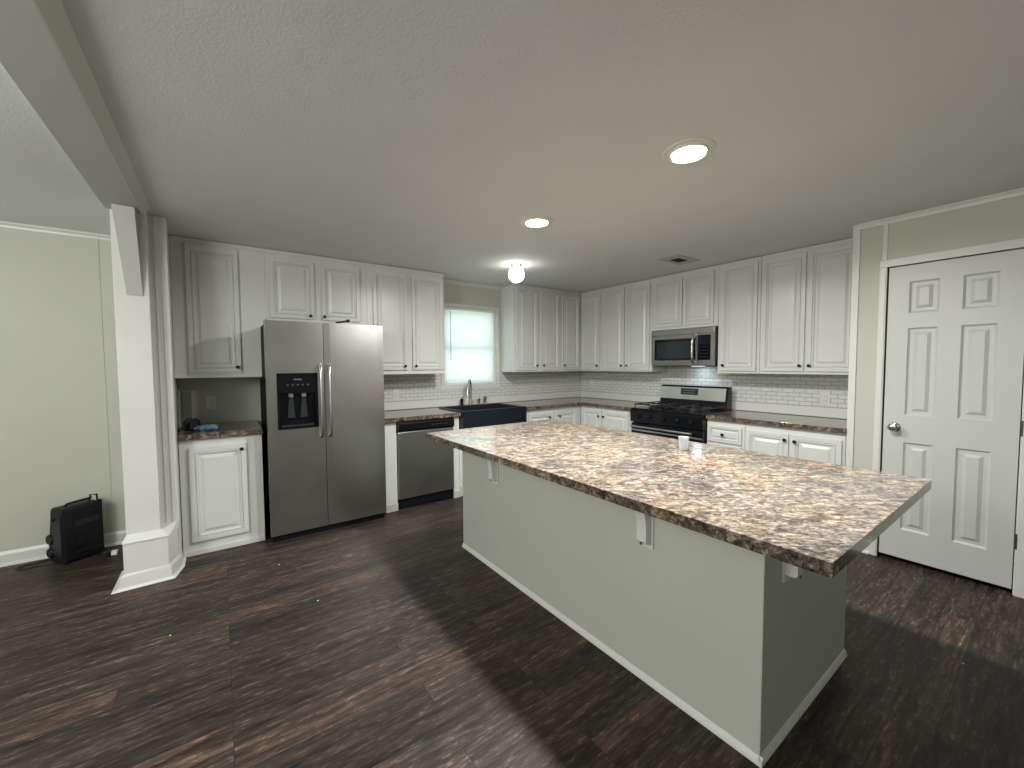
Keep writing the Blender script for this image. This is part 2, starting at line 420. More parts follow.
# window_1: vinyl double hung window
win = thing('window_1', 'white framed double hung window over the black sink', 'window', (2.47, YW, WZ0)); win['kind'] = 'structure'
bm = B()
for a in ((WX0, WX0+.035, WZ0, WZ1), (WX1-.035, WX1, WZ0, WZ1), (WX0+.035, WX1-.035, WZ0, WZ0+.035), (WX0+.035, WX1-.035, WZ1-.03, WZ1)):
    box(bm, a[0], a[1], YW+.03, YW+.12, a[2], a[3])
obj('window_frame', bm, vinyl, win)
bm = B()
for a0, a1, v0, v1 in ((WX0-.012, WX0+.030, WZ0+.023, WZ1-.005), (WX1-.010, WX1+.030, WZ0+.023, WZ1-.005), (WX0-.012, WX1+.030, WZ1-.004, WZ1+.03), (WX0-.02, WX1+.04, WZ0-.03, WZ0+.022)):
    fbox(bm, FB(YW), a0, a1, v0, v1, 0, .014, .003)
obj('window_casing', bm, trim_white, win)
for n_, z0, z1, yy in (('upper_sash', 1.55, WZ1-.03, YW+.085), ('lower_sash', WZ0+.035, 1.585, YW+.06)):
    bm = B(); x0, x1 = WX0+.035, WX1-.035
    for a in ((x0, x0+.028, z0, z1), (x1-.028, x1, z0, z1), (x0+.028, x1-.028, z0, z0+.035), (x0+.028, x1-.028, z1-.035, z1)):
        box(bm, a[0], a[1], yy, yy+.025, a[2], a[3])
    s = obj(n_, bm, vinyl, win)
    obj('glass_pane', bx(x0+.028, x1-.028, yy+.010, yy+.014, z0+.035, z1-.035), glass_m, s)
# blind
bl = thing('window_blind', 'closed white mini blind hanging in the window above the sink', 'blind', (2.47, YW+.02, WZ0+.03))
bm = B(); z = WZ0+.045
while z < WZ1-.03:
    prism(bm, [(YW+.014, z), (YW+.016, z+.006), (YW+.0215, z+.0235), (YW+.0225, z+.0232), (YW+.0172, z+.0055), (YW+.0152, z-.0004)], 0, WX0+.036, WX1-.036); z += .0205
obj('slats', bm, blind_m, bl)
obj('head_rail', bx(WX0+.036, WX1-.036, YW+.004, YW+.029, WZ1-.032, WZ1-.004, .002), vinyl, bl)
obj('bottom_rail', bx(WX0+.038, WX1-.038, YW+.008, YW+.026, WZ0+.024, WZ0+.036, .002), vinyl, bl)
obj('tilt_wand', tube(B(), [(2.205, YW+.004, 1.99), (2.205, YW+.002, 1.42)], .0035, 8), mat('wand_clear_grey', (.35, .38, .38), .2), bl, True)

# column at the end of the stub wall
col = thing('square_column', 'white boxed column with tall flared base under the ceiling beam', 'column', (-.42, 3.5, 0))
obj('shaft', bx(-.500, -.338, 3.40, 3.52, .30, CZ, .003), trim_white, col)
bm = B(); box(bm, -.505, -.252, 3.515, 3.662, 0, CZ-.004, .002)
for x in (-.318, -.285): box(bm, x, x+.010, 3.509, 3.516, .30, CZ-.01, .002)
obj('return_casing', bm, trim_white, col)
bm = B()
prism(bm, [(-.512, 3.36), (-.300, 3.36), (-.262, 3.50), (-.262, 3.66), (-.512, 3.66)], 2, 0, .285, .003)
obj('plinth', bm, trim_white, col)
def frus(bm, p0, z0, p1, z1):
    a = [bm.verts.new((x, y, z0)) for x, y in p0]; b_ = [bm.verts.new((x, y, z1)) for x, y in p1]; n = len(a)
    bm.faces.new(a[::-1]); bm.faces.new(b_)
    for i in range(n): bm.faces.new((a[i], a[(i+1) % n], b_[(i+1) % n], b_[i]))
bm = B()
frus(bm, [(-.516, 3.353), (-.296, 3.353), (-.256, 3.50), (-.256, 3.66), (-.516, 3.66)], .278, [(-.500, 3.398), (-.330, 3.398), (-.262, 3.515), (-.262, 3.66), (-.500, 3.66)], .318)
obj('cap_moulding', bm, trim_white, col)
bm = B()
frus(bm, [(-.568, 3.322), (-.272, 3.338), (-.232, 3.50), (-.232, 3.655), (-.568, 3.66)], 0, [(-.545, 3.340), (-.285, 3.350), (-.246, 3.50), (-.246, 3.655), (-.545, 3.66)], .012)
frus(bm, [(-.538, 3.342), (-.287, 3.352), (-.248, 3.50), (-.248, 3.655), (-.538, 3.66)], .012, [(-.530, 3.348), (-.290, 3.356), (-.252, 3.50), (-.252, 3.655), (-.530, 3.66)], .075)
frus(bm, [(-.530, 3.348), (-.290, 3.356), (-.252, 3.50), (-.252, 3.655), (-.530, 3.66)], .075, [(-.514, 3.358), (-.299, 3.359), (-.261, 3.50), (-.261, 3.655), (-.514, 3.66)], .090)
obj('base_moulding', bm, trim_white, col)
# ceiling beam
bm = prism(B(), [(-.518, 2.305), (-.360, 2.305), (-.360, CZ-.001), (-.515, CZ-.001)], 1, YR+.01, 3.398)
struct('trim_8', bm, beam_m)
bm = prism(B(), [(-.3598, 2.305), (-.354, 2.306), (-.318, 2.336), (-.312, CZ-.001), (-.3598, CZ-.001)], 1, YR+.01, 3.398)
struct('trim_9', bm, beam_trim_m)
# slanting board from the beam down to the column
bm = B()
P_ = [(-.474, 3.28, 2.303), (-.376, 3.28, 2.303), (-.368, 3.393, 1.800), (-.441, 3.393, 1.800)]
f0 = [bm.verts.new(p) for p in P_]; f1 = [bm.verts.new((p[0], 3.399, p[2])) for p in P_]
bm.faces.new(f0); bm.faces.new(f1[::-1])
for i in range(4): bm.faces.new((f0[i], f0[(i+1) % 4], f1[(i+1) % 4], f1[i]))
tag(obj('wedge_brace', bm, beam_m, None, origin=(-.41, 3.39, 1.8)), 'narrow slanting wedge board nailed high on the column under the beam', 'brace')

# ---------------------------------------------------------------- cabinets
cprof = [(.003, .0185), (.030, .0185), (.034, .0105), (.038, .0175), (.044, .0175), (.052, .0075), (.064, .0075), (.082, .0165), (.086, .0165)]
def small_knob(F, u, v, d, parent):
    p = Vector(F(u, v, d)); q = Vector(F(u, v, d+1))-p
    bm = lathe(B(), [(0, 0), (.008, 0), (.005, .005), (.005, .012), (.012, .017), (.0135, .022), (.010, .027), (0, .029)], p, q, 14)
    obj('knob', bm, knob_m, parent, True)
def cabinet(name, label, cat, F, a0, a1, v0, v1, depth, doors=(), drawers=(), group=None, extra=None, side_in=.0):
    c0 = F((a0+a1)/2, v0, 0)
    t = thing(name, label, cat, c0, group)
    bm = B(); fbox(bm, F, a0+.0006, a1-.0006, v0, v1, -depth, 0, .0015)
    if extra: extra(bm)
    obj('body', bm, cab_white, t)
    for k, lst in (('door', doors), ('drawer_front', drawers)):
        for d in lst:
            D0, D1, E0, E1 = d[:4]
            s = 1 if k == 'door' else .62
            bm = slab(B(), F, D0, D1, E0, E1, .0185, [(D0, D1, E0, E1)], [(i*s if i > .003 else i, h) for i, h in cprof])
            o = obj(k, bm, cab_white, t)
            bmx = None
            if len(d) > 4 and d[4]: small_knob(F, d[4][0], d[4][1], .0185, o)
    return t
U = FB(3.97); UD = YW-3.97-.002
UT = 2.338
def lrail(F, a0, a1, v):
    def f(bm):
        fbox(bm, F, a0+.001, a1-.001, v-.0, v+.018, 0, .008, .002)
        fbox(bm, F, a0+.001, a1-.001, 2.306, UT, 0, .006, .002)
    return f
G = 'white raised panel wall cabinets'
cabinet('wall_cabinet', 'white wall cabinet with one door above the dark nook beside the column', 'cabinet', U, -.272, .335, 1.272, UT, UD,
        [(-.183, .148, 1.314, 2.276, (.122, 1.355))], extra=lrail(U, -.272, .335, 1.272))
cabinet('wall_cabinet', 'short white two door wall cabinet directly above the steel refrigerator', 'cabinet', U, .335, 1.165, 1.735, UT, UD,
        [(.365, .705, 1.772, 2.268, (.668, 1.80)), (.765, 1.098, 1.772, 2.268, (.782, 1.80))], extra=lrail(U, .335, 1.165, 1.735))
cabinet('wall_cabinet', 'white two door wall cabinet between the refrigerator and the window', 'cabinet', U, 1.165, 1.975, 1.272, UT, UD,
        [(1.222, 1.560, 1.316, 2.268, (1.525, 1.355)), (1.612, 1.948, 1.316, 2.268, (1.640, 1.355))], extra=lrail(U, 1.165, 1.975, 1.272))
cabinet('wall_cabinet', 'white two door wall cabinet just right of the window', 'cabinet', U, 2.905, 3.665, 1.272, UT, UD,
        [(2.940, 3.270, 1.294, 2.296, (3.245, 1.352)), (3.325, 3.640, 1.294, 2.296, (3.352, 1.352))], extra=lrail(U, 2.905, 3.665, 1.272))
cabinet('wall_cabinet', 'narrow white single door wall cabinet in the back corner facing the room', 'cabinet', U, 3.667, 4.335-.002, 1.272, UT, UD,
        [(3.690, 4.005, 1.294, 2.296, (3.715, 1.352))], extra=lrail(U, 3.667, 4.04, 1.272))
V_ = FR(4.045); VD = XW-4.045-.002
cabinet('wall_cabinet', 'narrow white single door wall cabinet on the range wall beside the back corner', 'cabinet', V_, 3.600, 3.968, 1.272, UT, VD,
        [(3.615, 3.945, 1.292, 2.296, (3.648, 1.345))], extra=lrail(V_, 3.6, 3.968, 1.272))
cabinet('wall_cabinet', 'tall white two door wall cabinet just left of the microwave', 'cabinet', V_, 2.832, 3.598, 1.272, UT, VD,
        [(3.222, 3.575, 1.292, 2.296, (3.252, 1.345)), (2.862, 3.205, 1.292, 2.296, (3.172, 1.345))], extra=lrail(V_, 2.832, 3.598, 1.272))
cabinet('wall_cabinet', 'short white two door wall cabinet directly above the microwave', 'cabinet', V_, 2.078, 2.830, 1.738, UT, VD,
        [(2.462, 2.808, 1.772, 2.290), (2.120, 2.444, 1.772, 2.290)], extra=lrail(V_, 2.078, 2.830, 1.738))
cabinet('wall_cabinet', 'tall white single door wall cabinet just right of the microwave', 'cabinet', V_, 1.690, 2.076, 1.266, UT, VD,
        [(1.715, 2.040, 1.292, 2.296, (2.012, 1.345))], extra=lrail(V_, 1.69, 2.076, 1.266))
cabinet('wall_cabinet', 'tall white two door wall cabinet at the end beside the panelled door wall', 'cabinet', V_, .956, 1.688, 1.266, UT, VD,
        [(1.336, 1.668, 1.292, 2.290, (1.362, 1.340)), (.985, 1.316, 1.292, 2.290, (1.292, 1.340))], extra=lrail(V_, .956, 1.688, 1.266))

# base cabinets
LB = FB(3.66); LBD = YW-3.66-.002
def toe(F, a0, a1):
    def f(bm): fbox(bm, F, a0+.001, a1-.001, .001, .040, 0, .012, .003)
    return f
cabinet('base_cabinet', 'white single door base cabinet under the dark nook left of the refrigerator', 'cabinet', LB, -.248, .252, .001, .838, LBD,
        [(-.193, .147, .100, .780, (.118, .742))], extra=toe(LB, -.248, .252))
for lab, a0, a1 in (('narrow white filler post between refrigerator and dishwasher', 1.205, 1.318), ('narrow white filler post between dishwasher and black sink', 1.908, 1.975)):
    t = thing('filler_post', lab, 'cabinet filler', ((a0+a1)/2, 3.7, 0))
    bm = B(); fbox(bm, LB, a0, a1, .001, .838, -.55 if a0 < 1.3 else -.5, 0, .002)
    obj('post', bm, cab_white, t)
    bm = B(); fbox(bm, LB, a0-.001, a1+.001, .001, .075, .0005, .012, .003); obj('foot_block', bm, cab_white, t)
cabinet('base_cabinet', 'white base cabinet under the black apron sink', 'cabinet', LB, 1.978, 2.83, .001, .600, LBD,
        [(2.0, 2.395, .10, .58, (2.36, .54)), (2.415, 2.81, .10, .58, (2.45, .54))])
cabinet('base_cabinet', 'white two door base cabinet between the sink and the back corner', 'cabinet', LB, 2.835, 3.73, .001, .838, LBD,
        [(2.875, 3.245, .10, .790, (3.18, .735)), (3.265, 3.64, .10, .790, (3.341, .735))])
RB = FR(3.73); RBD = XW-3.73-.002
cabinet('base_cabinet', 'white two door base cabinet between the back corner and the range', 'cabinet', RB, 2.835, 3.655, .001, .838, RBD,
        [(3.302, 3.62, .10, .805, (3.334, .735)), (2.90, 3.288, .10, .805, (3.256, .735))])
cabinet('base_cabinet', 'white drawer base cabinet just right of the black range', 'cabinet', RB, 1.662, 2.002, .001, .838, RBD,
        [(1.684, 1.985, .10, .615, (1.715, .56))], [(1.684, 1.985, .640, .788, (1.845, .712))])
cabinet('base_cabinet', 'white two door base cabinet ending at the panelled door wall', 'cabinet', RB, .956, 1.660, .001, .838, RBD,
        [(1.322, 1.645, .10, .785, (1.343, .738)), (.975, 1.300, .10, .785, (1.273, .735))])

# counters
def counter(name, label, outline, z0=.842, z1=.880, mats=None, mt=(granite_dark, granite_dark)):
    bm = prism(B(), outline, 2, z0, z1, .0006)
    o = obj(name, bm, granite_dark, None, origin=(outline[0][0], outline[0][1], z0)); tag(o, label, 'countertop'); return o
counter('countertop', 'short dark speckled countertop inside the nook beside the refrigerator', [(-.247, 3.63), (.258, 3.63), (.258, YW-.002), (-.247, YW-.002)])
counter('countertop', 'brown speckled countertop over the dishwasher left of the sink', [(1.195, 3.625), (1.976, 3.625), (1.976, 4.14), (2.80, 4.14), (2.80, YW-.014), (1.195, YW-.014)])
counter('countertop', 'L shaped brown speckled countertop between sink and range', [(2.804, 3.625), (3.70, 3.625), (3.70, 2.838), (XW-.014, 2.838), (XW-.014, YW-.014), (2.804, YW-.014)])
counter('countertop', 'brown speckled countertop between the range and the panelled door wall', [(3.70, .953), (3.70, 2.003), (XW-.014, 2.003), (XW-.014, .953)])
# tiled backsplash and plain white ledge
bm = B()
for a in ((1.19, 2.064, 1.270), (2.064, 2.892, 1.074), (2.892, 4.325, 1.270)): box(bm, a[0], a[1], YW-.006, YW-.0005, .972, a[2])
tag(obj('tile_backsplash', bm, tile_x, None, origin=(1.2, YW, .97)), 'white brick tile backsplash around the window wall', 'backsplash')
bm = bx(XW-.006, XW-.0005, .953, YW-.007, .972, 1.262)
box(bm, XW-.006, XW-.0005, 2.082, 2.828, 1.264, 1.60)
tag(obj('tile_backsplash', bm, tile_y, None, origin=(XW, 1, .97)), 'white brick tile backsplash behind the range', 'backsplash')
tag(obj('backsplash_ledge', bx(1.19, 4.32, YW-.012, YW-.0005, .884, .970, .002), trim_white, None, origin=(1.19, YW, .88)), 'plain white strip below the tiles under the window', 'backsplash')
tag(obj('backsplash_ledge', bx(XW-.012, XW-.0005, .953, YW-.014, .884, .970, .002), trim_white, None, origin=(XW, 1, .88)), 'plain white strip below the tiles on the range wall', 'backsplash')

# outlets
def outlet(F, u, v, label, plate=outlet_m):
    c0 = F(u, v, 0); t = thing('wall_outlet', label, 'outlet', c0)
    bm = B(); fbox(bm, F, u-.035, u+.035, v-.057, v+.057, 0, .005, .002); obj('cover_plate', bm, plate, t)
    for dv in (-.02, .02):
        bm = B(); fbox(bm, F, u-.016, u+.016, v+dv-.014, v+dv+.014, .0045, .0075, .003); o = obj('receptacle', bm, plate, t)
        bm = B()
        for du in (-.006, .006): fbox(bm, F, u+du-.0012, u+du+.0012, v+dv-.002, v+dv+.006, .0075, .0079)
        obj('slots', bm, slot_m, o)
outlet(FB(YW-.006), 1.530, 1.045, 'white outlet on the tiles between refrigerator and window')
outlet(FR(XW-.006), 1.262, 1.048, 'white outlet on the tiles at the door end of the range wall')
outlet(FR(XW-.006), 4.02, 1.09, 'white outlet on the tiles near the back corner')
outlet(FB(YW-.001), -.062, 1.052, 'grey looking outlet in the shaded nook wall')

# ---------------------------------------------------------------- refrigerator
fr = thing('refrigerator', 'stainless side by side refrigerator with black ice and water dispenser', 'refrigerator', (.725, 3.85, 0))
obj('body', bx(.290, 1.160, 3.596, 4.22, .035, 1.690, .006), mat('fridge_black_body', (.007, .007, .008), .6, spec=.12), fr)
obj('kick_grille', bx(.292, 1.158, 3.555, 3.596, .002, .052, .004), black_plastic, fr)
DX0, DX1, DZ0, DZ1, DY = .350, .636, .872, 1.306, 3.530
def fdoor(x0, x1, hole=None):
    bm = B()
    z0, z1 = .056, 1.706
    if hole:
        for a in ((x0, x1, z0, hole[2]), (x0, x1, hole[3], z1), (x0, hole[0], hole[2], hole[3]), (hole[1], x1, hole[2], hole[3])):
            box(bm, a[0], a[1], DY, DY+.062, a[2], a[3])
        bmesh.ops.remove_doubles(bm, verts=bm.verts, dist=1e-5)
        # drop the faces that two boxes share inside the leaf
        seen = {}
        for f in bm.faces: seen.setdefault(tuple(round(c, 4) for c in f.calc_center_median()), []).append(f)
    else:
        # gently bowed front
        n = 10; pts = []
        for i in range(n+1):
            t = i/n; x = x0+(x1-x0)*t; pts.append((x, DY+.003*(2*t-1)**8))
        pts += [(x1, DY+.062), (x0, DY+.062)]
        prism(bm, pts, 2, z0, z1)
    return bm
ld = obj('freezer_door', fdoor(.283, .684, (DX0, DX1, DZ0, DZ1)), steel_m, fr)
rd = obj('fridge_door', fdoor(.6885, 1.168), steel_m, fr)
def fhandle(x):
    pts = spline([(x, DY+.002, 1.375), (x, DY-.030, 1.355), (x, DY-.046, 1.28), (x, DY-.050, 1.08), (x, DY-.046, .89), (x, DY-.030, .81), (x, DY+.002, .79)], 6)
    return tube(B(), pts, .0115, 12)
obj('handle', fhandle(.655), nickel, ld, True); obj('handle', fhandle(.722), nickel, rd, True)
bm = B()                                               # dispenser: bezel, upper panel, cavity
for a in ((DX0, DX1, DZ1-.018, DZ1), (DX0, DX1, DZ0, DZ0+.018), (DX0, DX0+.016, DZ0+.018, DZ1-.018), (DX1-.016, DX1, DZ0+.018, DZ1-.018)):
    box(bm, a[0], a[1], DY-.006, DY+.055, a[2], a[3], .002)
box(bm, DX0+.016, DX1-.016, DY+.050, DY+.058, DZ0+.018, DZ1-.018)
box(bm, DX0+.014, DX1-.014, DY-.002, DY+.05, 1.150, DZ1-.014, .003)
disp = obj('dispenser', bm, black_enamel, ld)
bm = B()
for i, dx in enumerate((-.07, -.035, 0, .035, .07)): box(bm, .493+dx-.008, .493+dx+.008, DY-.0035, DY-.001, 1.208, 1.222)
obj('control_buttons', bm, mat('button_grey', (.04, .05, .05), .4), disp)
obj('name_badge', bx(.465, .522, DY-.004, DY-.001, 1.252, 1.262), mat('badge_grey', (.25, .25, .24), .3, .6), disp)
for dx in (-.045, .045):
    bm = B(); lathe(bm, [(0, 0), (.016, 0), (.020, .030), (.0, .030)], (.493+dx, DY+.026, 1.118), (0, 0, 1), 14)
    obj('spout', bm, mat('spout_grey', (.18, .19, .19), .3), disp, True)
    bm = prism(B(), [(.493+dx-.014, 1.11), (.493+dx+.014, 1.11), (.493+dx+.028, .955), (.493+dx-.028, .955)], 1, DY+.030, DY+.038, .002)
    obj('paddle', bm, mat('paddle_grey', (.025, .03, .034), .25), disp)
obj('drip_tray', bx(DX0+.03, DX1-.03, DY+.004, DY+.045, DZ0+.018, DZ0+.030, .002), mat('tray_grey', (.03, .03, .03), .3), disp)
obj('hinge_cover', bx(.286, .33, 3.575, 3.66, 1.690, 1.712, .004), black_plastic, fr)
obj('hinge_cover', bx(1.12, 1.165, 3.575, 3.66, 1.690, 1.712, .004), black_plastic, fr)
bm = tube(B(), [(.800, 3.60, 1.719), (.845, 3.605, 1.727), (.875, 3.608, 1.734), (.895, 3.612, 1.740)], [.006, .008, .008, .010], 10)
lathe(bm, [(0, -.012), (.011, -.012), (.013, 0), (.011, .012), (0, .012)], (.900, 3.613, 1.741), (1, .1, .2), 12)
obj('dummy', bm, black_plastic, None, True, origin=(.80, 3.6, 1.712)); o = bpy.data.objects['dummy']; o.name = 'marker_pen'
tag(o, 'small black pen shaped stick lying on top of the refrigerator', 'pen')

# ---------------------------------------------------------------- dishwasher
dw = thing('dishwasher', 'stainless dishwasher with black control strip under the counter', 'dishwasher', (1.613, 3.95, 0))
obj('tub', bx(1.324, 1.902, 3.665, 4.22, .02, .836), black_plastic, dw)
bm = bx(1.324, 1.902, 3.640, 3.664, .105, .736, .004); d_ = obj('door', bm, steel_m, dw)
bm = prism(B(), [(3.664, .738), (3.632, .742), (3.622, .760), (3.622, .815), (3.634, .832), (3.664, .834)], 0, 1.324, 1.902)
cp = obj('control_panel', bm, black_enamel, dw)
bm = B()
for i in range(6): box(bm, 1.66+i*.03, 1.672+i*.03, 3.6205, 3.6225, .785, .792)
obj('buttons', bm, mat('button_dark_grey', (.08, .08, .09), .4), cp)
obj('toe_kick', bx(1.326, 1.900, 3.672, 3.69, .002, .10), black_plastic, dw)

# ---------------------------------------------------------------- sink
sk = thing('apron_sink', 'black apron front farmhouse sink below the window', 'sink', (2.39, 3.85, .62))
X0, X1, Y0, Y1, Z0, Z1 = 1.982, 2.800, 3.590, 4.136, .620, .892
bm = B(); wv = .028
def ringq(r, z): return [bm.verts.new(p) for p in ((X0+r, Y0+r, z), (X1-r, Y0+r, z), (X1-r, Y1-r, z), (X0+r, Y1-r, z))]
R_ = [ringq(0, .735), ringq(0, Z1-.006), ringq(.006, Z1), ringq(wv, Z1), ringq(wv+.006, Z1-.008), ringq(wv+.03, .70), ringq(wv+.05, .685)]
for a, b_ in zip(R_, R_[1:]):
    for i in range(4): bm.faces.new((a[i], a[(i+1) % 4], b_[(i+1) % 4], b_[i]))
bm.faces.new(R_[-1]); 
lo = ringq(0, .66)
for i in range(4): bm.faces.new((R_[0][i], R_[0][(i+1) % 4], lo[(i+1) % 4], lo[i]))
bm.faces.new(lo)
basin = obj('basin', bm, sink_m, sk)
bm = lathe(B(), [(0, 0), (.042, 0), (.045, .003), (.038, .005), (0, .004)], (2.39, 3.86, .685), (0, 0, 1), 20); obj('drain', bm, nickel, basin, True)

fa = thing('faucet', 'tall gooseneck nickel faucet behind the black sink', 'faucet', (2.425, 4.19, .88))
bm = lathe(B(), [(0, 0), (.028, 0), (.028, .006), (.020, .014), (.018, .060), (.015, .075), (0, .075)], (2.425, 4.19, .8805), (0, 0, 1), 18); obj('base', bm, nickel, fa, True)
pts = [(2.425, 4.19, .945), (2.425, 4.19, 1.05), (2.423, 4.188, 1.12), (2.410, 4.175, 1.165), (2.385, 4.15, 1.182), (2.355, 4.115, 1.168), (2.332, 4.09, 1.12), (2.312, 4.07, 1.05), (2.302, 4.06, 1.01)]
obj('spout', tube(B(), spline(pts, 6), .0125, 12), nickel, fa, True)
obj('lever', tube(B(), [(2.443, 4.19, .935), (2.470, 4.185, .95), (2.490, 4.18, .975)], [.007, .006, .005], 10), nickel, fa, True)
for nm, x, lab, hh, cat, mm in (('faucet_lever_post', 2.305, 'small dark lever handle left of the gooseneck faucet', .085, 'faucet handle', knob_m),
                                ('soap_dispenser', 2.540, 'small nickel soap pump right of the gooseneck faucet', .080, 'soap dispenser', nickel),
                                ('side_sprayer', 2.630, 'stout nickel side sprayer farthest right behind the sink', .100, 'sprayer', nickel)):
    bm = lathe(B(), [(0, 0), (.026, 0), (.026, .006), (.017, .014), (.015, hh*.5), (.019, hh*.7), (.021, hh*.9), (.014, hh), (0, hh)], (x, 4.195, .8805), (0, 0, 1), 16)
    if nm == 'faucet_lever_post': tube(bm, [(x, 4.195, .88+hh*.9), (x-.01, 4.17, .88+hh+.01)], .005, 8)
    if nm == 'soap_dispenser': tube(bm, [(x, 4.195, .88+hh*.95), (x-.004, 4.165, .88+hh+.004)], .005, 8)
    tag(obj(nm, bm, mm, None, True, origin=(x, 4.195, .88)), lab, cat)

# ---------------------------------------------------------------- range
rg = thing('gas_range', 'black and stainless gas range between the base cabinets', 'range', (4.0, 2.42, 0))
RY0, RY1 = 2.008, 2.832
obj('body', bx(3.715, XW-.014, RY0, RY1, .06, .868, .004), black_enamel, rg)
bm = bx(3.672, 4.20, RY0, RY1, .866, .884, .005); ct = obj('cooktop', bm, black_enamel, rg)
bm = prism(B(), [(3.714, .868), (3.668, .868), (3.655, .850), (3.662, .735), (3.714, .730)], 1, RY0, RY1); cpn = obj('control_panel', bm, black_enamel, rg)
for y in (2.12, 2.26, 2.42, 2.58, 2.72):
    bm = lathe(B(), [(0, 0), (.022, 0), (.022, .012), (.017, .026), (0, .028)], (3.659, y, .800), (-1, 0, 0), 16); box(bm, 3.628, 3.634, y-.003, y+.003, .784, .816)
    obj('burner_knob', bm, black_plastic, cpn, True)
bm = bx(3.668, 3.714, RY0+.006, RY1-.006, .215, .722, .006); od = obj('oven_door', bm, black_enamel, rg)
obj('door_window', bx(3.665, 3.669, RY0+.12, RY1-.12, .34, .60, .001), black_gloss, od)
bm = tube(B(), [(3.625, 2.10, .690), (3.625, 2.80, .690)], .0125, 12)
for y in (2.125, 2.775): tube(bm, [(3.625, y, .690), (3.672, y, .690)], .009, 8)
obj('oven_handle', bm, steel_h, od, True)
obj('steel_strip', bx(3.6645, 3.668, RY0+.01, RY1-.01, .640, .655), steel_h, od)
bm = bx(3.672, 3.714, RY0+.006, RY1-.006, .065, .205, .005); obj('storage_drawer', bm, steel_h, rg)
obj('toe_base', bx(3.76, 4.28, RY0+.02, RY1-.02, .002, .062), black_plastic, rg)
# backguard, leaning back a little
BY0, BY1 = 2.030, 2.800
bm = prism(B(), [(4.150, .884), (4.185, 1.105), (4.195, 1.122), (4.245, 1.122), (4.245, .884)], 1, BY0, BY1); bgd = obj('backguard', bm, black_enamel, rg)
def onbg(z, off): t = (z-.884)/(1.105-.884); return 4.150+.035*t-off
def bgp(y0, y1, z0, z1, off, th, m_, nm, par):
    bm = B()
    vs = [bm.verts.new(p) for p in ((onbg(z0, off), y0, z0), (onbg(z0, off), y1, z0), (onbg(z1, off), y1, z1), (onbg(z1, off), y0, z1))]
    ws = [bm.verts.new((v.co.x+th, v.co.y, v.co.z)) for v in vs]
    bm.faces.new(vs); bm.faces.new(ws[::-1])
    for i in range(4): bm.faces.new((vs[i], vs[(i+1) % 4], ws[(i+1) % 4], ws[i]))
    return obj(nm, bm, m_, par)
sp = bgp(BY0+.022, BY1-.004, .972, 1.104, .006, .006, steel_h, 'steel_panel', bgd)
dsp = bgp(2.345, 2.545, 1.022, 1.092, .0085, .003, display_m, 'clock_display', bgd)
mk = mat('mark_grey', (.14, .17, .17), .4)
for z in (1.042, 1.070): obj('display_row', bx(onbg(z, .0098), onbg(z, .0082), 2.38, 2.52, z-.003, z+.003), mk, bgd)
# burners and grates
for (x, y, r) in ((3.82, 2.20, .045), (3.82, 2.64, .05), (4.05, 2.20, .04), (4.05, 2.64, .045), (3.935, 2.42, .04)):
    bm = lathe(B(), [(0, 0), (r+.012, 0), (r+.010, .006), (r, .008), (r, .016), (r-.008, .020), (0, .020)], (x, y, .884), (0, 0, 1), 20)
    obj('burner', bm, black_iron, rg, True)
for y0, y1 in ((2.03, 2.29), (2.30, 2.54), (2.55, 2.81)):
    bm = B(); z0, z1 = .918, .930; x0, x1 = 3.70, 4.145
    for y in (y0, y1-.010): box(bm, x0, x1, y, y+.010, z0, z1, .002)
    for x in (x0, x1-.010, (x0+x1)/2-.005): box(bm, x, x+.010, y0+.010, y1-.010, z0, z1, .002)
    ym = (y0+y1)/2
    for xa, xb in ((x0+.01, x0+.085), (x0+.145, (x0+x1)/2-.005), ((x0+x1)/2+.005, x1-.15), (x1-.085, x1-.01)): box(bm, xa, xb, ym-.004, ym+.004, z0, z1+.002, .001)
    for x in (x0+.001, x1-.009):
        for y in (y0+.001, y1-.009): box(bm, x, x+.008, y, y+.008, .884, z0)
    obj('grate', bm, black_iron, rg)

# ---------------------------------------------------------------- microwave
mw = thing('microwave', 'stainless over the range microwave with curved handle', 'microwave', (4.16, 2.43, 1.338))
MY0, MY1 = 2.088, 2.800
obj('body', bx(4.022, XW-.008, 2.082, 2.826, 1.345, 1.735, .003), black_plastic, mw)
obj('top_vent_strip', bx(3.998, 4.022, MY0, MY1, 1.672, 1.732, .003), steel_mw, mw)
bm = B()
for a in ((2.262, MY1, 1.344, 1.400), (2.262, MY1, 1.630, 1.670), (MY1-.030, MY1, 1.400, 1.630), (2.262, 2.285, 1.400, 1.630)): fbox(bm, FR(4.022), a[0], a[1], a[2], a[3], 0, .024)
md = obj('door', bm, steel_mw, mw)
obj('door_glass', bx(4.002, 4.012, 2.285, MY1-.030, 1.400, 1.630), black_gloss, md)
obj('window_mesh', bx(4.0012, 4.0022, 2.335, MY1-.055, 1.422, 1.598), dark_glass, md)
obj('control_panel', bx(3.998, 4.022, 2.128, 2.260, 1.400, 1.655, .002), black_gloss, mw)
kp = mat('keypad_dark', (.008, .009, .013), .4, spec=.2)
for i in range(5): obj('key_row', bx(3.9968, 3.9985, 2.150, 2.240, 1.425+i*.034, 1.438+i*.034), kp, mw)
bm = B()
for a in ((MY0, 2.127, 1.344, 1.670), (2.127, 2.261, 1.344, 1.399), (2.127, 2.261, 1.656, 1.670)): fbox(bm, FR(4.022), a[0], a[1], a[2], a[3], 0, .022)
obj('side_frame', bm, steel_mw, mw)
pts = spline([(4.0, 2.292, 1.662), (3.966, 2.292, 1.648), (3.948, 2.292, 1.58), (3.944, 2.292, 1.51), (3.948, 2.292, 1.44), (3.966, 2.292, 1.380), (4.0, 2.292, 1.368)], 6)
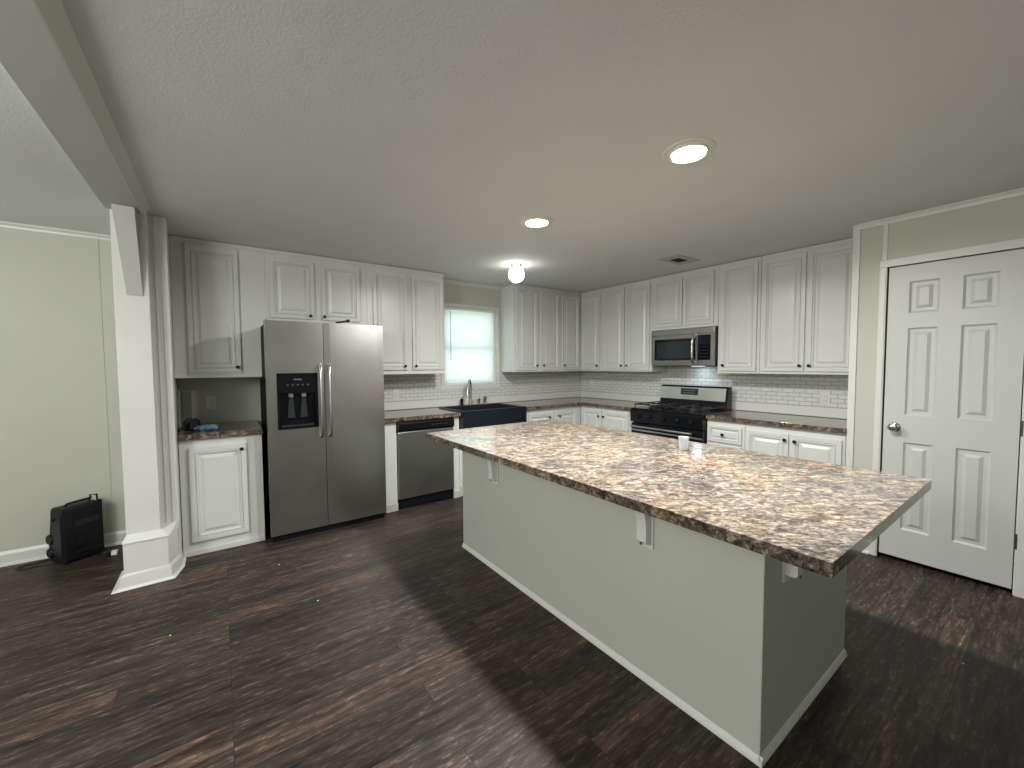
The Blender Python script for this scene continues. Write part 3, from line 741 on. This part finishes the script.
obj('handle', tube(B(), pts, .0115, 12), chrome, md, True)
obj('bottom_plate', bx(4.03, 4.31, 2.10, 2.81, 1.338, 1.345), black_plastic, mw)
obj('cooktop_lamp', bx(4.16, 4.22, 2.30, 2.42, 1.334, 1.338), cook_glow, mw)
l = area('cooktop_lamp_light', (4.20, 2.36, 1.330), .09, .55, (.72, .86, 1)); l.parent = None

# ---------------------------------------------------------------- island
IX0, IX1, IY0, IY1 = 1.445, 2.322, .575, 2.630
isl = thing('kitchen_island', 'long grey green painted island base with corbels', 'island', (1.88, 1.6, 0))
obj('body', bx(IX0, IX1, IY0, IY1, .001, .822, .002), island_paint, isl)
bm = B(); pr = lambda o_: [(0, 0), (o_*.013, 0), (o_*.012, .008), (o_*.007, .020), (o_*.003, .027), (0, .028)]
prism(bm, [(IX0+a, v+.001) for a, v in pr(-1)], 1, IY0-.012, IY1)
prism(bm, [(IY0+a, v+.001) for a, v in pr(-1)], 0, IX0-.012, IX1)
obj('base_moulding', bm, trim_white, isl)
bm = B(); box(bm, IX0-.003, IX0+.014, IY0-.003, IY0+.0, .03, .822, .001); box(bm, IX0-.003, IX0, IY0, IY0+.014, .03, .822, .001)
obj('corner_bead', bm, island_paint, isl)
def corbel(F, u, wdt, top=.822, h=.235, out=.10):
    bm = B()
    fbox(bm, F, u-wdt/2-.006, u+wdt/2+.006, top-h, top, .0005, .010, .002)
    # profile: straight leg then a concave sweep out to the top
    pts = [(.010, top-h+.030), (.040, top-h+.030), (.048, top-h+.038), (.048, top-h+.085)]
    for k in range(1, 8):
        a = k/8*math.pi/2; pts.append((.048+(out-.048)*(1-math.cos(a)), top-h+.085+(h-.115)*math.sin(a)))
    pts += [(out, top-.022), (out+.010, top-.018), (out+.010, top), (.010, top)]
    v0 = [bm.verts.new(F(u-wdt/2, v, d)) for d, v in pts]; v1 = [bm.verts.new(F(u+wdt/2, v, d)) for d, v in pts]; n = len(pts)
    bm.faces.new(v0); bm.faces.new(v1[::-1])
    for i in range(n): bm.faces.new((v0[i], v0[(i+1) % n], v1[(i+1) % n], v1[i]))
    return bm
for F, u, wd in ((FR(IX0), 1.022, .046), (FR(IX0), 2.175, .046), (FB(IY0), 1.615, .046)):
    cb = obj('corbel', corbel(F, u, wd), trim_white, isl)
    p = Vector(F(u, .617, .0485)); q = Vector(F(u, .617, 1.0485))-p
    bm = lathe(B(), [(0, 0), (.007, 0), (.006, .002), (0, .003)], p, q, 12); obj('screw', bm, hinge_m, cb)
itop = bx(1.218, 2.436, .330, 2.765, .824, .864, .0005, 1)
for f in itop.faces:
    f.normal_update()
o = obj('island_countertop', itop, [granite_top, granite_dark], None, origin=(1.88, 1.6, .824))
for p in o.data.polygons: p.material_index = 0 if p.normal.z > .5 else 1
tag(o, 'large glossy tan and brown speckled island countertop with overhang', 'countertop')
# clear cup on the island top
bm = lathe(B(), [(0, .001), (.021, .001), (.0225, .004), (.029, .070), (.0305, .072), (.0305, .0745), (.0275, .0745), (.0265, .070), (.020, .007), (0, .006)], (2.165, 1.300, .8645), (0, 0, 1), 24)
tag(obj('clear_cup', bm, cup_m, None, True, origin=(2.165, 1.3, .8645)), 'small clear cup standing on the far edge of the island top', 'cup')

# ---------------------------------------------------------------- ceiling lights and vent
for x, y, lab in ((1.792, 1.072, 'larger looking round recessed downlight nearest the camera'), (1.795, 2.180, 'recessed downlight farther from the camera toward the sink')):
    t = thing('recessed_light', lab, 'ceiling light', (x, y, CZ), 'recessed downlights over the island')
    bm = lathe(B(), [(.080, -.0165), (.086, -.0065), (.112, -.0045), (.116, -.0005), (.078, -.0005), (.076, -.010)], (x, y, CZ-.0002), (0, 0, 1), 40)
    obj('trim_ring', bm, can_m, t, True)
    bm = lathe(B(), [(0, -.012), (.074, -.010), (.0765, -.004), (0, -.004)], (x, y, CZ-.0002), (0, 0, 1), 32)
    obj('lens', bm, lamp_glow, t, True)
    area('recessed_light_beam', (x, y, CZ-.020), .15, 48, (1, .985, .95), spread=170)
gx, gy = 2.392, 3.222
t = thing('globe_light', 'round white glowing globe ceiling light near the window', 'ceiling light', (gx, gy, CZ))
bm = lathe(B(), [(0, -.0005), (.056, -.0005), (.058, -.006), (.046, -.014), (.040, -.022), (.036, -.026), (0, -.026)], (gx, gy, CZ), (0, 0, 1), 28); obj('canopy', bm, nickel, t, True)
for k in range(3):
    a = k*2.094+.5
    obj('set_screw', tube(B(), [(gx+.030*math.cos(a), gy+.030*math.sin(a), CZ-.024), (gx+.056*math.cos(a), gy+.056*math.sin(a), CZ-.024)], .004, 8), nickel, t, True)
R = .078; cz = CZ-.026-R*.93
bm = lathe(B(), [(0 if abs(math.sin(a)) < 1e-4 else R*math.sin(a), -R*math.cos(a)) for a in [math.pi*i/20 for i in range(21)]], (gx, gy, cz), (0, 0, 1), 32)
obj('glass_globe', bm, globe_glow, t, True)
t = thing('ceiling_vent', 'small white rectangular ceiling air register with dark louvers', 'vent', (3.55, 2.21, CZ))
bm = B()
for a in ((3.37, 3.73, 2.10, 2.16), (3.37, 3.73, 2.265, 2.31), (3.37, 3.475, 2.16, 2.265), (3.635, 3.73, 2.16, 2.265)): box(bm, a[0], a[1], a[2], a[3], CZ-.005, CZ-.0005)
obj('frame', bm, vent_m, t)
obj('duct', bx(3.475, 3.635, 2.16, 2.265, CZ-.0012, CZ-.0004), vent_dark, t)
for i in range(4):
    y = 2.172+i*.022
    obj('louver', prism(B(), [(y, CZ-.0015), (y+.0012, CZ-.0015), (y+.0035, CZ-.006), (y+.0023, CZ-.006)], 0, 3.476, 3.634), vent_dark, t)

# ---------------------------------------------------------------- left room: speaker, cords
sp = thing('portable_speaker', 'black rugged portable speaker case on the floor beside the column', 'speaker', (-.875, 4.10, 0))
ang = math.radians(37); ca, sa = math.cos(ang), math.sin(ang)
OR = Vector((-.895, 3.998, 0))
def R3(x, y, z): return (OR.x+x*ca-y*sa, OR.y+x*sa+y*ca, z)
def rot(bm):
    for v_ in bm.verts: v_.co = R3(*v_.co)
    return bm
# side outline (depth y, height z) extruded across the width
bm = prism(B(), [(.0, .02), (.012, .0), (.16, .0), (.185, .03), (.185, .13), (.160, .20), (.138, .27), (.150, .32), (.145, .370), (.120, .392), (.018, .392), (.0, .378)], 0, 0, .205, .010)
obj('case', rot(bm), speaker_m, sp)
for k, z in enumerate((.05, .11, .17, .25, .33)):
    obj('rib', rot(bx(.055, .188, -.008, .002, z, z+(.028 if z != .25 else .040), .004)), speaker_grey if k == 3 else speaker_m, sp)
bm = B()
for x in (.192, .205): box(bm, x-.006, x+.006, -.006, .010, .02, .40, .003)
obj('corner_rail', rot(bm), speaker_m, sp)
obj('side_panel', rot(bx(-.008, .002, .02, .110, .06, .34, .004)), speaker_grey, sp)
for z in (.070, .165):
    bm = lathe(B(), [(0, -.016), (.030, -.016), (.036, -.008), (.036, .012), (.030, .020), (.012, .022), (0, .018)], (.006, .150, z), (-1, 0, 0), 20)
    obj('wheel', rot(bm), speaker_m, sp, True)
bm = lathe(B(), [(0, 0), (.012, 0), (.014, .012), (.010, .020), (0, .022)], (-.002, .085, .315), (-1, 0, 0), 14); obj('control_knob', rot(bm), speaker_m, sp, True)
bm = tube(B(), spline([(.040, .06, .388), (.046, .06, .404), (.06, .06, .408), (.15, .06, .412), (.185, .06, .412)], 4), .007, 8)
tube(bm, [(.165, .04, .375), (.168, .04, .440), (.205, .04, .432), (.208, .04, .372)], .006, 8)
obj('carry_handle', rot(bm), speaker_m, sp, True)
pts = spline([(-.99, 4.215, .006), (-1.04, 4.18, .005), (-1.12, 4.165, .005), (-1.15, 4.12, .005), (-1.10, 4.085, .005), (-1.03, 4.10, .005), (-.96, 4.08, .006)], 8)
tag(obj('looped_cable', tube(B(), pts, .0045, 8), cable_m, None, True, origin=(-1.1, 4.1, 0)), 'thin black cord looped on the floor left of the speaker', 'cord')
t = thing('power_adapter', 'small white and black plug lying on the floor between speaker and column', 'plug', (-.655, 4.03, 0))
obj('plug_head', bx(-.672, -.640, 4.00, 4.04, .004, .034, .004), white_plastic, t)
obj('plug_body', bx(-.700, -.674, 3.995, 4.045, .001, .040, .004), black_plastic, t)
obj('lead', tube(B(), spline([(-.700, 4.02, .012), (-.74, 4.06, .008), (-.76, 4.10, .008)], 5), .004, 8), cable_m, t, True)

# nook contents
def lump(c_, s, seed, m_, name, label, cat):
    rnd = random.Random(seed); bm = bmesh.new(); bmesh.ops.create_icosphere(bm, subdivisions=4, radius=1)
    ph = [(rnd.uniform(2, 9), rnd.uniform(2, 9), rnd.uniform(0, 6)) for _ in range(6)]
    for v_ in bm.verts:
        k = 1
        for a, b2, p in ph: k += .10*math.sin(a*v_.co.x+p)*math.cos(b2*v_.co.y+p*2)
        v_.co = Vector((c_[0]+v_.co.x*s[0]*k, c_[1]+v_.co.y*s[1]*k, max(c_[2]+.0015, c_[2]+s[2]*(.72+v_.co.z*k))))
    return tag(obj(name, bm, m_, None, True, origin=c_), label, cat)
lump((-.085, 3.83, .880), (.075, .06, .024), 3, blue_cloth, 'folded_cloth', 'crumpled light blue cloth on the nook countertop', 'cloth')
lump((-.185, 3.92, .880), (.050, .08, .050), 5, dark_cloth, 'cable_bundle', 'dark bundled bag on the nook countertop behind the blue cloth', 'bag')
o = obj('leaning_panel', bx(-.250, -.192, 4.236, 4.25, .881, 1.160, .002), gray_board, None, origin=(-.22, 4.24, .881))
tag(o, 'narrow grey board leaning at the left back of the nook', 'board')

# specks on the floor
for i, (x, y) in enumerate(((0.29, 3.134), (0.421, 2.511), (-0.244, 2.625), (2.678, 0.239))):
    bm = bmesh.new(); bmesh.ops.create_icosphere(bm, subdivisions=1, radius=.004)
    for v_ in bm.verts: v_.co = Vector((x+v_.co.x*1.3, y+v_.co.y, .003+v_.co.z*.6))
    tag(obj('floor_crumb', bm, cork, None, origin=(x, y, 0)), 'tiny pale crumb of debris on the dark plank floor', 'debris', 'crumbs scattered on the floor')
